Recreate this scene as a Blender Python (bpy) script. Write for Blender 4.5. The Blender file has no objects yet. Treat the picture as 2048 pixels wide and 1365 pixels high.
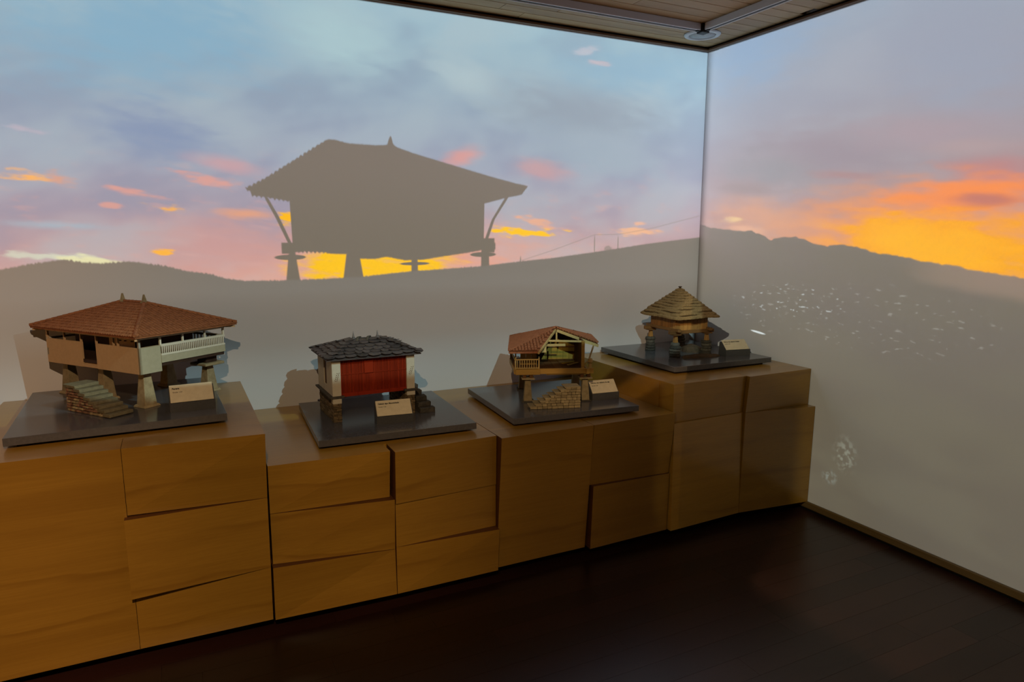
import bpy, bmesh, math, random
from math import sin, cos, pi, radians, sqrt, atan2, hypot
from mathutils import Vector, Matrix
R = random.Random(7)
sc = bpy.context.scene
C = sc.collection

# ---------------------------------------------------------------- camera, world, exposure
cam = bpy.data.cameras.new('camera'); camo = bpy.data.objects.new('camera', cam); C.objects.link(camo); sc.camera = camo
cam.sensor_width = 36.0; cam.lens = 24.0; cam.clip_start = 0.05
YAW, PITCH, ROLL = 0.459939564, 0.158731, radians(0.1324)
fw = Vector((sin(YAW)*cos(PITCH), cos(YAW)*cos(PITCH), -sin(PITCH)))
rt = Vector((cos(YAW), -sin(YAW), 0)); up = rt.cross(fw)
rt2 = rt*cos(ROLL) + up*sin(ROLL); up2 = up*cos(ROLL) - rt*sin(ROLL)
camo.matrix_world = Matrix(((rt2.x, up2.x, -fw.x, -3.33384), (rt2.y, up2.y, -fw.y, -3.76236), (rt2.z, up2.z, -fw.z, 1.65), (0, 0, 0, 1)))
world = bpy.data.worlds.new('world'); sc.world = world; world.use_nodes = True
world.node_tree.nodes['Background'].inputs[0].default_value = (0.0, 0.0, 0.0, 1)
vs = sc.view_settings
vs.view_transform = 'Standard'; vs.look = 'None'; vs.gamma = 1.0; vs.exposure = 0.0; vs.use_curve_mapping = False
sc.cycles.use_denoising = True
sc.cycles.max_bounces = 3; sc.cycles.diffuse_bounces = 1; sc.cycles.glossy_bounces = 2; sc.cycles.transmission_bounces = 0
sc.cycles.use_adaptive_sampling = True; sc.cycles.adaptive_threshold = 0.04
sc.cycles.caustics_reflective = False; sc.cycles.caustics_refractive = False

CEIL = 2.848          # underside of the cornice
WALL_ALBEDO = 0.75

# ---------------------------------------------------------------- node building helpers
def lin(c):
    return tuple(((v/255)/12.92 if v/255 <= .04045 else ((v/255+.055)/1.055)**2.4) for v in c)

class S:
    """a scalar socket with arithmetic"""
    def __init__(s, g, o): s.g = g; s.o = o
    def __add__(s, b): return s.g.m('ADD', s, b)
    def __radd__(s, b): return s.g.m('ADD', s, b)
    def __sub__(s, b): return s.g.m('SUBTRACT', s, b)
    def __rsub__(s, b): return s.g.m('SUBTRACT', b, s)
    def __mul__(s, b): return s.g.m('MULTIPLY', s, b)
    def __rmul__(s, b): return s.g.m('MULTIPLY', s, b)
    def __truediv__(s, b): return s.g.m('DIVIDE', s, b)

class G:
    def __init__(s, nt): s.nt = nt
    def new(s, t): return s.nt.nodes.new(t)
    def put(s, inp, v):
        if isinstance(v, S): s.nt.links.new(v.o, inp)
        elif isinstance(v, bpy.types.NodeSocket): s.nt.links.new(v, inp)
        elif isinstance(v, (tuple, list)) and len(v) == 3 and inp.type == 'RGBA': inp.default_value = (*v, 1)
        else: inp.default_value = v
    def m(s, op, a, b=None, c=None):
        n = s.new('ShaderNodeMath'); n.operation = op
        for i, v in enumerate((a, b, c)):
            if v is not None: s.put(n.inputs[i], v)
        return S(s, n.outputs[0])
    def mx(s, a, b): return s.m('MAXIMUM', a, b)
    def mn(s, a, b): return s.m('MINIMUM', a, b)
    def vec(s, x, y, z=0.0):
        n = s.new('ShaderNodeCombineXYZ')
        for i, v in enumerate((x, y, z)): s.put(n.inputs[i], v)
        return n.outputs[0]
    def noise(s, v, scale, detail=3.0, rough=.55, out='Fac', dim='3D'):
        n = s.new('ShaderNodeTexNoise'); n.noise_dimensions = dim; s.put(n.inputs['Vector'], v)
        n.inputs['Scale'].default_value = scale; n.inputs['Detail'].default_value = detail; n.inputs['Roughness'].default_value = rough
        return S(s, n.outputs[0]) if out == 'Fac' else n.outputs[1]
    def mix(s, f, a, b, mode='MIX'):
        n = s.new('ShaderNodeMix'); n.data_type = 'RGBA'; n.blend_type = mode; n.clamp_factor = True
        s.put(n.inputs[0], f); s.put(n.inputs[6], a); s.put(n.inputs[7], b)
        return n.outputs[2]
    def step(s, v, a, b, smooth=True):
        n = s.new('ShaderNodeMapRange'); n.clamp = True
        if smooth: n.interpolation_type = 'SMOOTHSTEP'
        s.put(n.inputs[0], v); n.inputs[1].default_value = a; n.inputs[2].default_value = b
        return S(s, n.outputs[0])
    def local(s, v, loc, rot, scale):
        """plane coordinates in a shifted, turned and scaled frame"""
        X, Z = v; c, n = cos(rot), sin(rot)
        def lin_(a, b, k): 
            if abs(b) < 1e-9: return s.m('MULTIPLY_ADD', X, a, k)
            if abs(a) < 1e-9: return s.m('MULTIPLY_ADD', Z, b, k)
            return s.m('MULTIPLY_ADD', Z, b, s.m('MULTIPLY_ADD', X, a, k))
        return (lin_(c/scale[0], n/scale[0], -(loc[0]*c+loc[1]*n)/scale[0]), lin_(-n/scale[1], c/scale[1], (loc[0]*n-loc[1]*c)/scale[1]))
    def flat(s, v, loc, rot, scale):
        return s.vec(*s.local(v, loc, rot, scale))
    def length(s, v):
        return s.m('SQRT', s.m('MULTIPLY_ADD', v[0], v[0], v[1]*v[1]))
    def ramp(s, v, stops, interp='LINEAR'):
        n = s.new('ShaderNodeValToRGB'); s.put(n.inputs[0], v); e = n.color_ramp.elements; n.color_ramp.interpolation = interp
        while len(e) < len(stops): e.new(.5)
        for q, (p, c) in zip(e, stops): q.position = p; q.color = (*c, 1)
        return n.outputs[0]
    def curve(s, v, pts):
        """piecewise linear z(x) through pts; v is x"""
        xs = [p[0] for p in pts]; zs = [p[1] for p in pts]; x0, x1, z0, z1 = min(xs), max(xs), min(zs), max(zs)
        n = s.new('ShaderNodeFloatCurve'); cu = n.mapping.curves[0]
        P = [((x-x0)/(x1-x0), (z-z0)/(z1-z0)) for x, z in sorted(pts)]
        while len(cu.points) < len(P): cu.points.new(.5, .5)
        for q, p in zip(cu.points, P): q.location = p; q.handle_type = 'VECTOR'
        n.mapping.update(); s.put(n.inputs['Value'], (v - x0)/(x1-x0))
        return S(s, n.outputs[0])*(z1-z0) + z0

# ---------------------------------------------------------------- the projected sunset pictures (metres on the wall -> light)
LB = [(-3.35,2.574,0.742,0.264,0.124,(140,178,200),1),(-2.49,2.654,0.337,0.172,-0.196,(172,200,206),1),(-1.75,2.501,0.319,0.122,-0.361,(176,196,202),1),
(-0.979,2.38,0.745,0.178,-0.041,(152,166,178),1),(-3.357,2.111,0.316,0.138,-0.184,(142,158,184),1),(-0.641,2.669,0.67,0.151,0.049,(150,182,200),1),
(-0.836,2.132,0.634,0.138,-0.062,(160,176,188),1),(-2.163,1.491,1.013,0.209,0.055,(238,165,135),1),(-3.123,1.581,0.39,0.149,-0.089,(205,160,155),1),
(-2.302,1.463,0.495,0.116,0.003,(254,200,40),.5),(-3.885,1.893,0.114,0.022,-0.103,(250,185,115),.7),(-3.769,1.885,0.071,0.029,-0.26,(228,165,135),.9),
(-3.885,2.093,0.092,0.017,-0.104,(185,180,192),.9),(-3.467,1.83,0.137,0.019,-0.215,(228,165,150),.9),(-3.351,1.763,0.093,0.019,-0.159,(253,185,90),.8),
(-3.561,1.771,0.054,0.014,-0.082,(225,165,150),.9),(-3.785,1.676,0.233,0.02,-0.045,(172,182,192),1),(-3.787,1.533,0.242,0.016,-0.043,(215,218,195),.8),
(-3.669,1.514,0.122,0.023,-0.134,(240,235,180),.8),(-3.362,1.547,0.057,0.015,-0.112,(253,185,85),.6),(-3.136,1.897,0.156,0.031,-0.197,(228,165,150),.9),
(-3.06,1.978,0.208,0.039,-0.173,(205,165,168),1),(-2.97,1.737,0.171,0.028,-0.051,(236,168,130),1),(-2.786,1.719,0.055,0.026,0.011,(253,190,50),.6),
(-1.798,2.076,0.155,0.05,0.367,(226,160,150),1),(-1.26,2.024,0.233,0.065,-0.114,(203,162,162),1),(-1.372,1.645,0.245,0.024,-0.031,(255,200,55),.6),
(-1.303,1.711,0.15,0.027,-0.175,(242,178,140),.9),(-0.561,1.652,0.193,0.026,0.039,(248,188,140),.8),(-0.543,1.703,0.057,0.013,-0.027,(240,185,150),.8),
(-0.965,2.752,0.115,0.023,0.17,(186,192,202),.9),(-0.874,2.69,0.103,0.018,0.057,(205,188,192),.9)]
RB = [(-0.416,2.794,0.507,0.268,-0.027,(148,170,195),1),(-1.684,2.475,0.507,0.269,0.53,(158,165,180),1),(-1.064,2.079,0.738,0.159,0.137,(160,150,158),1),
(-0.592,2.026,0.458,0.12,0.173,(158,155,160),1),(-1.576,2.131,0.488,0.094,0.096,(172,158,165),1),(-1.918,1.896,0.284,0.12,0.119,(190,140,140),1),
(-1.577,1.637,0.903,0.248,0.018,(250,160,90),1),(-1.803,1.826,0.561,0.094,-0.009,(250,150,92),.9),(-1.691,1.557,0.775,0.198,0.08,(255,178,10),.9),
(-1.569,1.594,0.389,0.123,0.14,(255,184,0),1),(-0.568,1.74,0.507,0.122,0.141,(220,165,135),1),(-0.314,1.73,0.159,0.019,0.025,(238,205,150),.9),
(-0.439,1.669,0.169,0.029,0.065,(230,180,150),1),(-0.409,1.928,0.308,0.044,0.082,(165,150,150),1),(-1.878,1.799,0.203,0.031,0.064,(200,130,115),1),
(-1.123,1.965,0.237,0.024,0.101,(175,145,145),1),(-1.793,2.038,0.247,0.045,0.054,(178,160,162),1)]
HORL = [(-4.293,1.44),(-4.026,1.477),(-3.913,1.501),(-3.777,1.52),(-3.709,1.505),(-3.639,1.499),(-3.515,1.506),(-3.366,1.482),(-3.269,1.453),(-3.167,1.438),
(-3.099,1.413),(-3.004,1.398),(-2.832,1.395),(-2.626,1.397),(-2.409,1.402),(-2.261,1.415),(-2.121,1.426),(-1.685,1.446),(-1.416,1.471),(-1.205,1.486),(-0.832,1.526),(-0.431,1.575),(0.05,1.62)]
HORR = [(0.024,1.708),(-0.098,1.683),(-0.266,1.666),(-0.335,1.66),(-0.466,1.66),(-0.543,1.641),(-0.593,1.626),(-0.635,1.601),(-0.682,1.614),(-0.731,1.624),(-0.825,1.624),
(-0.898,1.61),(-0.953,1.588),(-1.056,1.573),(-1.098,1.582),(-1.137,1.583),(-1.262,1.571),(-1.368,1.54),(-1.425,1.541),(-1.467,1.535),(-1.575,1.519),(-1.627,1.508),(-1.75,1.499),
(-1.889,1.475),(-1.976,1.466),(-2.075,1.452),(-2.356,1.405),(-2.6,1.37)]
HT = [(-2.979,1.86),(-2.949,1.874),(-2.875,1.915),(-2.82,1.952),(-2.724,2.015),(-2.659,2.058),(-2.585,2.107),(-2.567,2.124),(-2.548,2.13),(-2.511,2.129),(-2.495,2.124),(-2.446,2.115),
(-2.361,2.114),(-2.301,2.113),(-2.24,2.118),(-2.232,2.125),(-2.224,2.155),(-2.216,2.169),(-2.208,2.156),(-2.203,2.127),(-2.183,2.11),(-2.09,2.083),(-1.971,2.055),(-1.829,2.022),
(-1.682,1.988),(-1.56,1.961),(-1.446,1.938),(-1.364,1.925)]
HB = [(-2.979,1.86),(-2.963,1.845),(-2.951,1.842),(-2.947,1.822),(-2.88,1.815),(-2.7625,1.797),(-2.7605,1.533),(-2.698,1.535),(-2.483,1.527),(-2.403,1.501),(-2.32,1.498),(-2.257,1.51),
(-2.149,1.488),(-2.047,1.489),(-1.932,1.505),(-1.755,1.528),(-1.6585,1.543),(-1.6565,1.814),(-1.498,1.854),(-1.409,1.871),(-1.393,1.889),(-1.364,1.925)]
LEGS = ((-2.7645,.0355,.127), (-2.444,.056,.154), (-2.0925,.020,.01), (-1.651,.028,.02))     # centre, half width at the ground, taper

# struts and beam ends under the eaves: upper and lower outline
ST = [(-2.890,1.70),(-2.889,1.835),(-2.872,1.823),(-2.818,1.719),(-2.762,1.585),(-2.760,1.0),(-1.660,1.0),(-1.657,1.596),(-1.606,1.723),(-1.512,1.862),(-1.494,1.87),(-1.493,1.85)]
SB = [(-2.890,1.835),(-2.889,1.823),(-2.838,1.719),(-2.781,1.585),(-2.760,1.585),(-2.758,1.9),(-1.660,1.9),(-1.657,1.59),(-1.637,1.59),(-1.588,1.723),(-1.495,1.856),(-1.493,1.87)]
def blobs(g, col, XZ, B, wob, wob2):
    for cx, cz, rx, rz, an, c, soft in B:
        q = g.length(g.local(XZ, (cx, cz), an, (rx*1.12, rz*1.25))) + (wob if .55 < soft < .85 or (soft < .95 and rz < .06) else wob2)
        f = g.step(q, 1.0 if soft < .95 else 1.15, 1.0-soft*.95)
        col = g.mix(f*.8 if c[0] > 200 and c[2] > 125 else f, col, lin(c))
    return col

def band(g, X, Z, hi, lo, w=.004):
    """1 between the curves lo(x) and hi(x)"""
    x0, x1 = hi[0][0], hi[-1][0]
    return g.step(Z - g.curve(X, hi), w, -w, False)*g.step(g.curve(X, lo) - Z, w, -w, False)*g.step(X, x0, x0+.003, False)*g.step(X, x1, x1-.003, False)

def picture_left():
    nt = bpy.data.node_groups.new('sunset picture with granary', 'ShaderNodeTree')
    for n_ in ('X', 'Z'): nt.interface.new_socket(n_, in_out='INPUT', socket_type='NodeSocketFloat')
    nt.interface.new_socket('Color', in_out='OUTPUT', socket_type='NodeSocketColor')
    g = G(nt); gi = g.new('NodeGroupInput'); go = g.new('NodeGroupOutput')
    X = S(g, gi.outputs[0]); Z = S(g, gi.outputs[1]); XZ = (X, Z)
    col = g.ramp((Z-1.35)/1.55, [(0, lin((226,166,146))), (.1, lin((204,162,156))), (.25, lin((176,160,170))), (.42, lin((158,164,182))), (.62, lin((154,172,188))), (.8, lin((157,184,197))), (1, lin((162,194,206)))])
    big = g.noise(g.flat(XZ, (3.1, .7), .25, (1.25, .6)), 1.7, 3, .55, dim='2D')
    col = g.mix(g.step(big, .35, .7)*.42, col, lin((180,196,200)))
    col = g.mix(g.step(big, .52, .28)*.35, col, lin((140,152,172)))
    wn = g.noise(g.flat(XZ, (.3, .4), -.10, (.34, .085)), 2.0, 4, .58, dim='2D') - .5
    col = blobs(g, col, XZ, LB, wn*3.0, wn*.9)
    col = g.mix(g.step(wn, .06, .24)*g.step(Z, 2.15, 1.75)*.28, col, lin((226,172,160)))
    col = g.mix(1.0, col, (.056,.05,.044), 'SUBTRACT'); col = g.mix(1.0, col, (.0,.0,.0), 'LIGHTEN')       # the room's own stray light makes up this much
    rag = (g.noise(g.vec(X, 4.0), 95, 1, .6, dim='2D') - .5)*.018
    # granary silhouette: outline, then struts and beams, then the stone discs
    tiles = g.m('ABSOLUTE', g.m('SINE', X*pi/.0215))*g.step(X, -2.56, -2.60)*.009 + rag*.6
    sil = g.mx(band(g, X, Z - tiles, HT, HB), band(g, X, Z, ST, SB, .003))
    for x0, x1, z0, z1 in ((-2.816,-2.755,1.533,1.591), (-1.672,-1.589,1.527,1.612), (-1.60,-1.583,1.543,1.585)):
        sil = g.mx(sil, g.step(g.m('ABSOLUTE', X-(x0+x1)/2), (x1-x0)/2+.003, (x1-x0)/2-.003, False)*g.step(g.m('ABSOLUTE', Z-(z0+z1)/2), (z1-z0)/2+.003, (z1-z0)/2-.003, False))
    low = g.step(Z, 1.565, 1.558, False)
    for cx, hw, kk in LEGS: sil = g.mx(sil, g.step(g.m('ABSOLUTE', X-cx) + (Z-1.395)*kk, hw+.003, hw-.003, False)*low)
    for cx, cz, rx, rz in ((-2.774,1.5145,.079,.014), (-2.091,1.469,.087,.0095), (-1.664,1.5155,.083,.0145)):
        sil = g.mx(sil, g.step(g.length(g.local(XZ, (cx, cz), 0, (rx, rz))), 1.07, .95, False))
    col = g.mix(sil, col, g.mix(g.step(Z, 2.1, 1.5), lin((114,107,98)), lin((106,101,89))))
    # fence posts and wire on the ridge
    fence = g.step(g.m('ABSOLUTE', Z - g.curve(X, [(-1.413,1.474),(-1.206,1.53),(-0.877,1.632),(-0.694,1.635),(-0.435,1.672),(-0.029,1.759)])), .004, .0015)*g.step(X, -1.42, -1.41)*.45
    for px, pz, hh in ((-1.413,1.475,.03), (-.8755,1.57,.068), (-.6925,1.57,.056)):
        fence = g.mx(fence, g.step(g.length(g.local(XZ, (px, pz), 0, (.004, hh))), 1.05, .8))
    fence = g.mx(fence, g.step(g.length(g.local(XZ, (-.77, 1.54), 0, (.035, .025))) + rag*25, 1.0, .7)*.7)
    col = g.mix(fence, col, lin((130,124,114)))
    # hill
    hill = g.step(Z - g.curve(X, HORL) - rag, .004, -.004, False)
    hcol = g.ramp(g.mx(Z, 0.0)/1.6, [(0, LOW0), (.48, LOW0), (.66, LOW1), (.84, lin((112,110,102))), (1, lin((109,106,97)))])
    hcol = g.mix(g.step(Z, .2, .0)*g.step(X, -2.5, -1.0)*.75, hcol, (0,0,0))      # shade put into the beam so the right hand plinths come out darker
    hcol = g.mix(g.step(X, -1.15, -1.0)*g.step(Z, .84, .74)*g.step(Z, .40, .48)*.8, hcol, (0,0,0))  # darkened patch in the picture that shades the corner plinth's left side
    hcol = g.mix(g.step(X, -.95, -.35)*g.step(Z, .30, .22)*.7, hcol, (0,0,0))  # more shade put in low on the right, over plinth fronts and side
    hcol = g.mix(g.step(X, -3.0, -4.1)*.6, hcol, g.mix(.5, hcol, lin((158,128,104))))
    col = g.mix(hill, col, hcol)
    nt.links.new(col, go.inputs[0])
    return nt

def picture_right():
    nt = bpy.data.node_groups.new('sunset picture with valley', 'ShaderNodeTree')
    for n_ in ('Y', 'Z'): nt.interface.new_socket(n_, in_out='INPUT', socket_type='NodeSocketFloat')
    nt.interface.new_socket('Color', in_out='OUTPUT', socket_type='NodeSocketColor')
    g = G(nt); gi = g.new('NodeGroupInput'); go = g.new('NodeGroupOutput')
    Y = S(g, gi.outputs[0]); Z = S(g, gi.outputs[1])
    XZ = (Y, Z)
    col = g.ramp((Z-1.4)/1.5, [(0, lin((226,168,120))), (.12, lin((205,158,135))), (.25, lin((182,150,145))), (.42, lin((168,156,160))), (.65, lin((160,162,174))), (1, lin((157,172,188)))])
    big = g.noise(g.flat(XZ, (1.1, .3), .1, (1.25, .5)), 1.6, 3, .55, dim='2D')
    col = g.mix(g.step(big, .4, .7)*.3, col, lin((176,180,188)))
    wn = g.noise(g.flat(XZ, (.6, .2), .05, (.45, .1)), 2.0, 3, .5, dim='2D') - .5
    col = blobs(g, col, XZ, RB, wn*2.4, wn*.9)
    col = g.mix(1.0, col, (.053,.05,.046), 'SUBTRACT'); col = g.mix(1.0, col, (.0,.0,.0), 'LIGHTEN')
    hz = Z - g.curve(Y, HORR) - (g.noise(g.vec(Y, 2.0), 16, 3, .65, dim='2D') - .5)*.03
    hill = g.step(hz, .004, -.004, False)
    hcol = g.ramp(g.mx(Z, 0.0)/1.7, [(0, lin((86,83,72))), (.4, lin((92,89,76))), (.7, lin((101,97,88))), (1, lin((117,109,100)))])
    hcol = g.mix(g.step(hz, -.13, -.07)*g.step(Y, -1.45, -1.75)*.5, hcol, lin((158,134,116)))
    hcol = g.mix(g.step(big, .35, .65)*.3, hcol, lin((106,104,86)))
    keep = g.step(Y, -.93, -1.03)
    hcol = g.mix(g.mx(keep, g.step(Z, .55, .8))*.85 + .15, (0,0,0), hcol)      # picture darkened low by the corner to shade the corner plinth
    # white farmhouses scattered over the valley side, a pale road and a light shrub
    sp = g.noise(g.flat(XZ, (.4, .1), 0, (.55, .19)), 9, 2, .6, dim='2D')
    area = g.step(g.length(g.local(XZ, (-.84, 1.25), 0, (.52, .12))), 1.0, .6)
    hcol = g.mix(g.step(sp, .685, .72)*area*.62, hcol, lin((196,204,202)))
    area2 = g.step(g.length(g.local(XZ, (-1.2, 1.19), 0, (1.0, .22))), 1.0, .7)
    hcol = g.mix(g.step(sp, .325, .29)*area2*.25, hcol, lin((190,190,182)))
    hcol = g.mix(g.step(g.length(g.local(XZ, (-.583, 1.018), .095, (.068, .007))), 1.05, .7), hcol, lin((205,214,212)))
    le = g.noise(g.vec(Y, Z), 34, 3, .6, dim='2D')
    hcol = g.mix(g.step(le, .47, .6)*g.step(g.length(g.local(XZ, (-1.275, .41), 0, (.10, .14))), 1.0, .2)*.3, hcol, lin((170,178,160)))
    hcol = g.mix(g.step(le, .45, .58)*g.step(g.length(g.local(XZ, (-1.19, .25), 0, (.07, .057))), 1.0, .2)*.28, hcol, lin((160,176,168)))
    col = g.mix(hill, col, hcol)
    nt.links.new(col, go.inputs[0])
    return nt

LOW0, LOW1 = (.095,.066,.038), (.105,.078,.05)     # what the warm projector leaves on the low wall; the cool one adds the rest
PIC_L, PIC_R = picture_left(), picture_right()

def projector(name, loc, aim, wall, weight, lo, hi, zlo=-1.1):
    """a projector lamp that throws the picture onto a wall; lo..hi and zlo..CEIL is the lit rectangle in the wall's own metres"""
    l = bpy.data.lights.new(name, 'SPOT'); o = bpy.data.objects.new(name, l); C.objects.link(o)
    o.location = loc; o.rotation_euler = (Vector(aim) - Vector(loc)).to_track_quat('-Z', 'Y').to_euler()
    l.spot_size = radians(118 if wall == 'L' else 112); l.spot_blend = 0; l.energy = 1.0; l.shadow_soft_size = .003; l.use_nodes = True
    nt = l.node_tree; g = G(nt); em = nt.nodes['Emission']
    geo = g.new('ShaderNodeNewGeometry'); sp = g.new('ShaderNodeSeparateXYZ'); nt.links.new(geo.outputs['Incoming'], sp.inputs[0])
    d = [S(g, sp.outputs[i]) for i in range(3)]
    ax = 1 if wall == 'L' else 0; other = 0 if wall == 'L' else 1
    dn = g.mx(d[ax], .02)
    t = g.m('DIVIDE', -loc[ax], dn)
    U = t*d[other] + loc[other]; Z = t*d[2] + loc[2]
    grp = g.new('ShaderNodeGroup'); grp.node_tree = PIC_L if wall == 'L' else PIC_R
    g.put(grp.inputs[0], U); g.put(grp.inputs[1], Z)
    nt.links.new(grp.outputs[0], em.inputs[0])
    soft = .004 if wall == 'L' else .07
    mask = g.step(U, lo-.02, lo+.02)*g.step(U, hi+(.0 if wall == 'L' else .025), hi-soft)*g.step(Z, zlo-.1, zlo+.15)*g.step(Z, CEIL-.002, CEIL-.008)*g.step(d[ax], .03, .06)
    g.put(em.inputs[1], mask*t*t/dn*(4*pi*pi/WALL_ALBEDO*weight))
    return o
projector('projector_granary', (-3.4, -3.6, 2.62), (-2.7, 0, 1.2), 'L', 1.0, -6.4, -.001)
projector('projector_valley', (-3.4, -3.0, 2.64), (0, -2.3, 1.4), 'R', 1.0, -5.6, .0)
def cool_projector(loc, aim, col, z0, z1, z2, z3):
    """a second, dimmer projector whose cool frame covers the low part of the wall behind the models"""
    l = bpy.data.lights.new('projector_mist', 'SPOT'); o = bpy.data.objects.new('projector_mist', l); C.objects.link(o)
    o.location = loc; o.rotation_euler = (Vector(aim) - Vector(loc)).to_track_quat('-Z', 'Y').to_euler()
    l.spot_size = radians(120); l.spot_blend = 0; l.energy = 1.0; l.shadow_soft_size = .003; l.use_nodes = True
    nt = l.node_tree; g = G(nt); em = nt.nodes['Emission']
    geo = g.new('ShaderNodeNewGeometry'); sp = g.new('ShaderNodeSeparateXYZ'); nt.links.new(geo.outputs['Incoming'], sp.inputs[0])
    d = [S(g, sp.outputs[i]) for i in range(3)]; dn = g.mx(d[1], .02); t = g.m('DIVIDE', -loc[1], dn)
    X = t*d[0] + loc[0]; Z = t*d[2] + loc[2]
    em.inputs[0].default_value = (*col, 1)
    mask = g.step(X, -5.2, -4.4)*g.step(X, -.0, -.05)*g.step(Z, z0, z1)*g.step(Z, z3, z2)*g.step(d[1], .03, .06)
    g.put(em.inputs[1], mask*t*t/dn*(4*pi*pi/WALL_ALBEDO))
def glow_projector(loc, aim):
    """the sunset thrown on the side wall, outside the frame"""
    l = bpy.data.lights.new('projector_sunset', 'SPOT'); o = bpy.data.objects.new('projector_sunset', l); C.objects.link(o)
    o.location = loc; o.rotation_euler = (Vector(aim) - Vector(loc)).to_track_quat('-Z', 'Y').to_euler()
    l.spot_size = radians(110); l.spot_blend = 0; l.energy = 1.0; l.shadow_soft_size = .003; l.use_nodes = True
    nt = l.node_tree; g = G(nt); em = nt.nodes['Emission']
    geo = g.new('ShaderNodeNewGeometry'); sp = g.new('ShaderNodeSeparateXYZ'); nt.links.new(geo.outputs['Incoming'], sp.inputs[0])
    d = [S(g, sp.outputs[i]) for i in range(3)]; dn = g.mx(d[0]*-1.0, .02); t = g.m('DIVIDE', loc[0]+7.0, dn)
    Y = t*d[1] + loc[1]; Z = t*d[2] + loc[2]
    nt.links.new(g.ramp((Z-.3)/2.5, [(0, lin((110,95,75))), (.38, lin((120,100,78))), (.42, lin((255,190,40))), (.6, lin((250,160,70))), (.85, lin((215,150,120))), (1, lin((175,160,165)))]), em.inputs[0])
    mask = g.step(Y, -5.8, -5.6)*g.step(Y, -.02, -.1)*g.step(Z, .1, .2)*g.step(Z, 2.85, 2.8)*g.step(dn, .03, .08)
    g.put(em.inputs[1], mask*t*t/dn*(4*pi*pi/WALL_ALBEDO*.8))
glow_projector((-4.4, -3.2, 2.6), (-7, -2.6, 1.6))
cool_projector((-2.1, -2.7, 2.66), (-2.2, 0, .9), (.085, .125, .130), .45, .52, .78, 1.32)

# ---------------------------------------------------------------- materials
def mat(name, color, rough=.6, spec=.4, build=None, coat=0.0, metal=0.0, bump=None):
    m = bpy.data.materials.new(name); m.use_nodes = True; nt = m.node_tree; b = nt.nodes['Principled BSDF']; g = G(nt)
    b.inputs['Roughness'].default_value = rough; b.inputs['Specular IOR Level'].default_value = spec; b.inputs['Metallic'].default_value = metal
    b.inputs['Coat Weight'].default_value = coat; b.inputs['Coat Roughness'].default_value = .12
    tc = g.new('ShaderNodeTexCoord'); oi = g.new('ShaderNodeObjectInfo'); sp = g.new('ShaderNodeSeparateXYZ'); nt.links.new(tc.outputs['Object'], sp.inputs[0])
    P = [S(g, sp.outputs[i]) for i in range(3)]; rnd = S(g, oi.outputs['Random'])
    c = build(g, P, rnd) if build else None
    if c is None: b.inputs['Base Color'].default_value = (*color, 1)
    else: nt.links.new(c, b.inputs['Base Color'])
    if bump:
        h = bump(g, P, rnd); bn = g.new('ShaderNodeBump'); bn.inputs['Strength'].default_value = .5; bn.inputs['Distance'].default_value = .002
        g.put(bn.inputs['Height'], h); nt.links.new(bn.outputs[0], b.inputs['Normal'])
    return m
def speckle(c1, c2, scale, amt=1.0, vary=.25):
    def f(g, P, rnd):
        n = g.noise(g.vec(P[0]+rnd*7, P[1]+rnd*3, P[2]), scale, 4, .6)
        col = g.mix(g.step(n, .35, .68)*amt, c1, c2)
        return g.mix(1.0, col, g.ramp(rnd, [(0, (1-vary,)*3), (1, (1+vary*.5,)*3)]), 'MULTIPLY')
    return f
def grain(c1, c2, dark, axis=0, scale=1.0, vary=.2):
    def f(g, P, rnd):
        o = rnd*13.0
        a = P[axis]*.55*scale; q = [P[i]*scale for i in range(3) if i != axis]
        warp = g.noise(g.vec(a*1.5 + o, q[0]*1.2, q[1]*2.0 + o), 1.6, 3, .5)
        rings = g.m('FRACT', (q[1]*5.5 + q[0]*1.6 + warp*1.15 + o))
        late = g.step(rings, .80, .95)*g.step(rings, 1.0, .955)
        fib = g.noise(g.vec(a*1.6 + o, q[0]*34, q[1]*34 + o), 4.0, 3, .7)
        col = g.mix(g.step(fib, .3, .7)*.55, c1, c2)
        col = g.mix(late*g.step(warp, .42, .60)*.42, col, dark)
        col = g.mix(g.step(g.noise(g.vec(a*.9 + o, q[0]*3, q[1]*7 + o), 1.4, 2, .5), .42, .72)*.28, col, dark)
        return g.mix(1.0, col, g.ramp(rnd, [(0, (1-vary,)*3), (1, (1+vary,)*3)]), 'MULTIPLY')
    return f
def fine_bump(scale):
    return lambda g, P, rnd: g.noise(g.vec(P[0], P[1], P[2]), scale, 3, .6)

M = {}
M['plaster'] = mat('matt white projection plaster', (WALL_ALBEDO,)*3, 1.0, 0.0)
M['dim_plaster'] = mat('grey plaster', (.30,.27,.24), 1.0, 0.0)
M['veneer'] = mat('golden wood veneer', None, .34, .45, grain((.41,.215,.028), (.33,.165,.020), (.21,.088,.010), 0, 1.0, .10), coat=.4)
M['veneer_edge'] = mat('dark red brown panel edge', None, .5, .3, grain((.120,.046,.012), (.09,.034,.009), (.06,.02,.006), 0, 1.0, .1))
M['toe'] = mat('black toe board', (.012,.009,.008), .7, .2)
M['floor'] = mat('dark mahogany plank', None, .30, .45, grain((.026,.009,.006), (.017,.006,.004), (.010,.003,.002), 0, 1.4, .35))
M['floor_base'] = mat('dark subfloor', (.006,.003,.003), .8, .1)
M['ceil'] = mat('brown ceiling plank', None, .5, .3, grain((.56,.36,.165), (.46,.28,.125), (.30,.16,.07), 0, 1.5, .15))
M['trim'] = mat('dark brown cornice wood', None, .5, .3, grain((.20,.10,.045), (.15,.072,.03), (.09,.04,.018), 0, 1.5, .1))
M['gap'] = mat('black gap', (.006,.005,.004), .9, .05)
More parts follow.
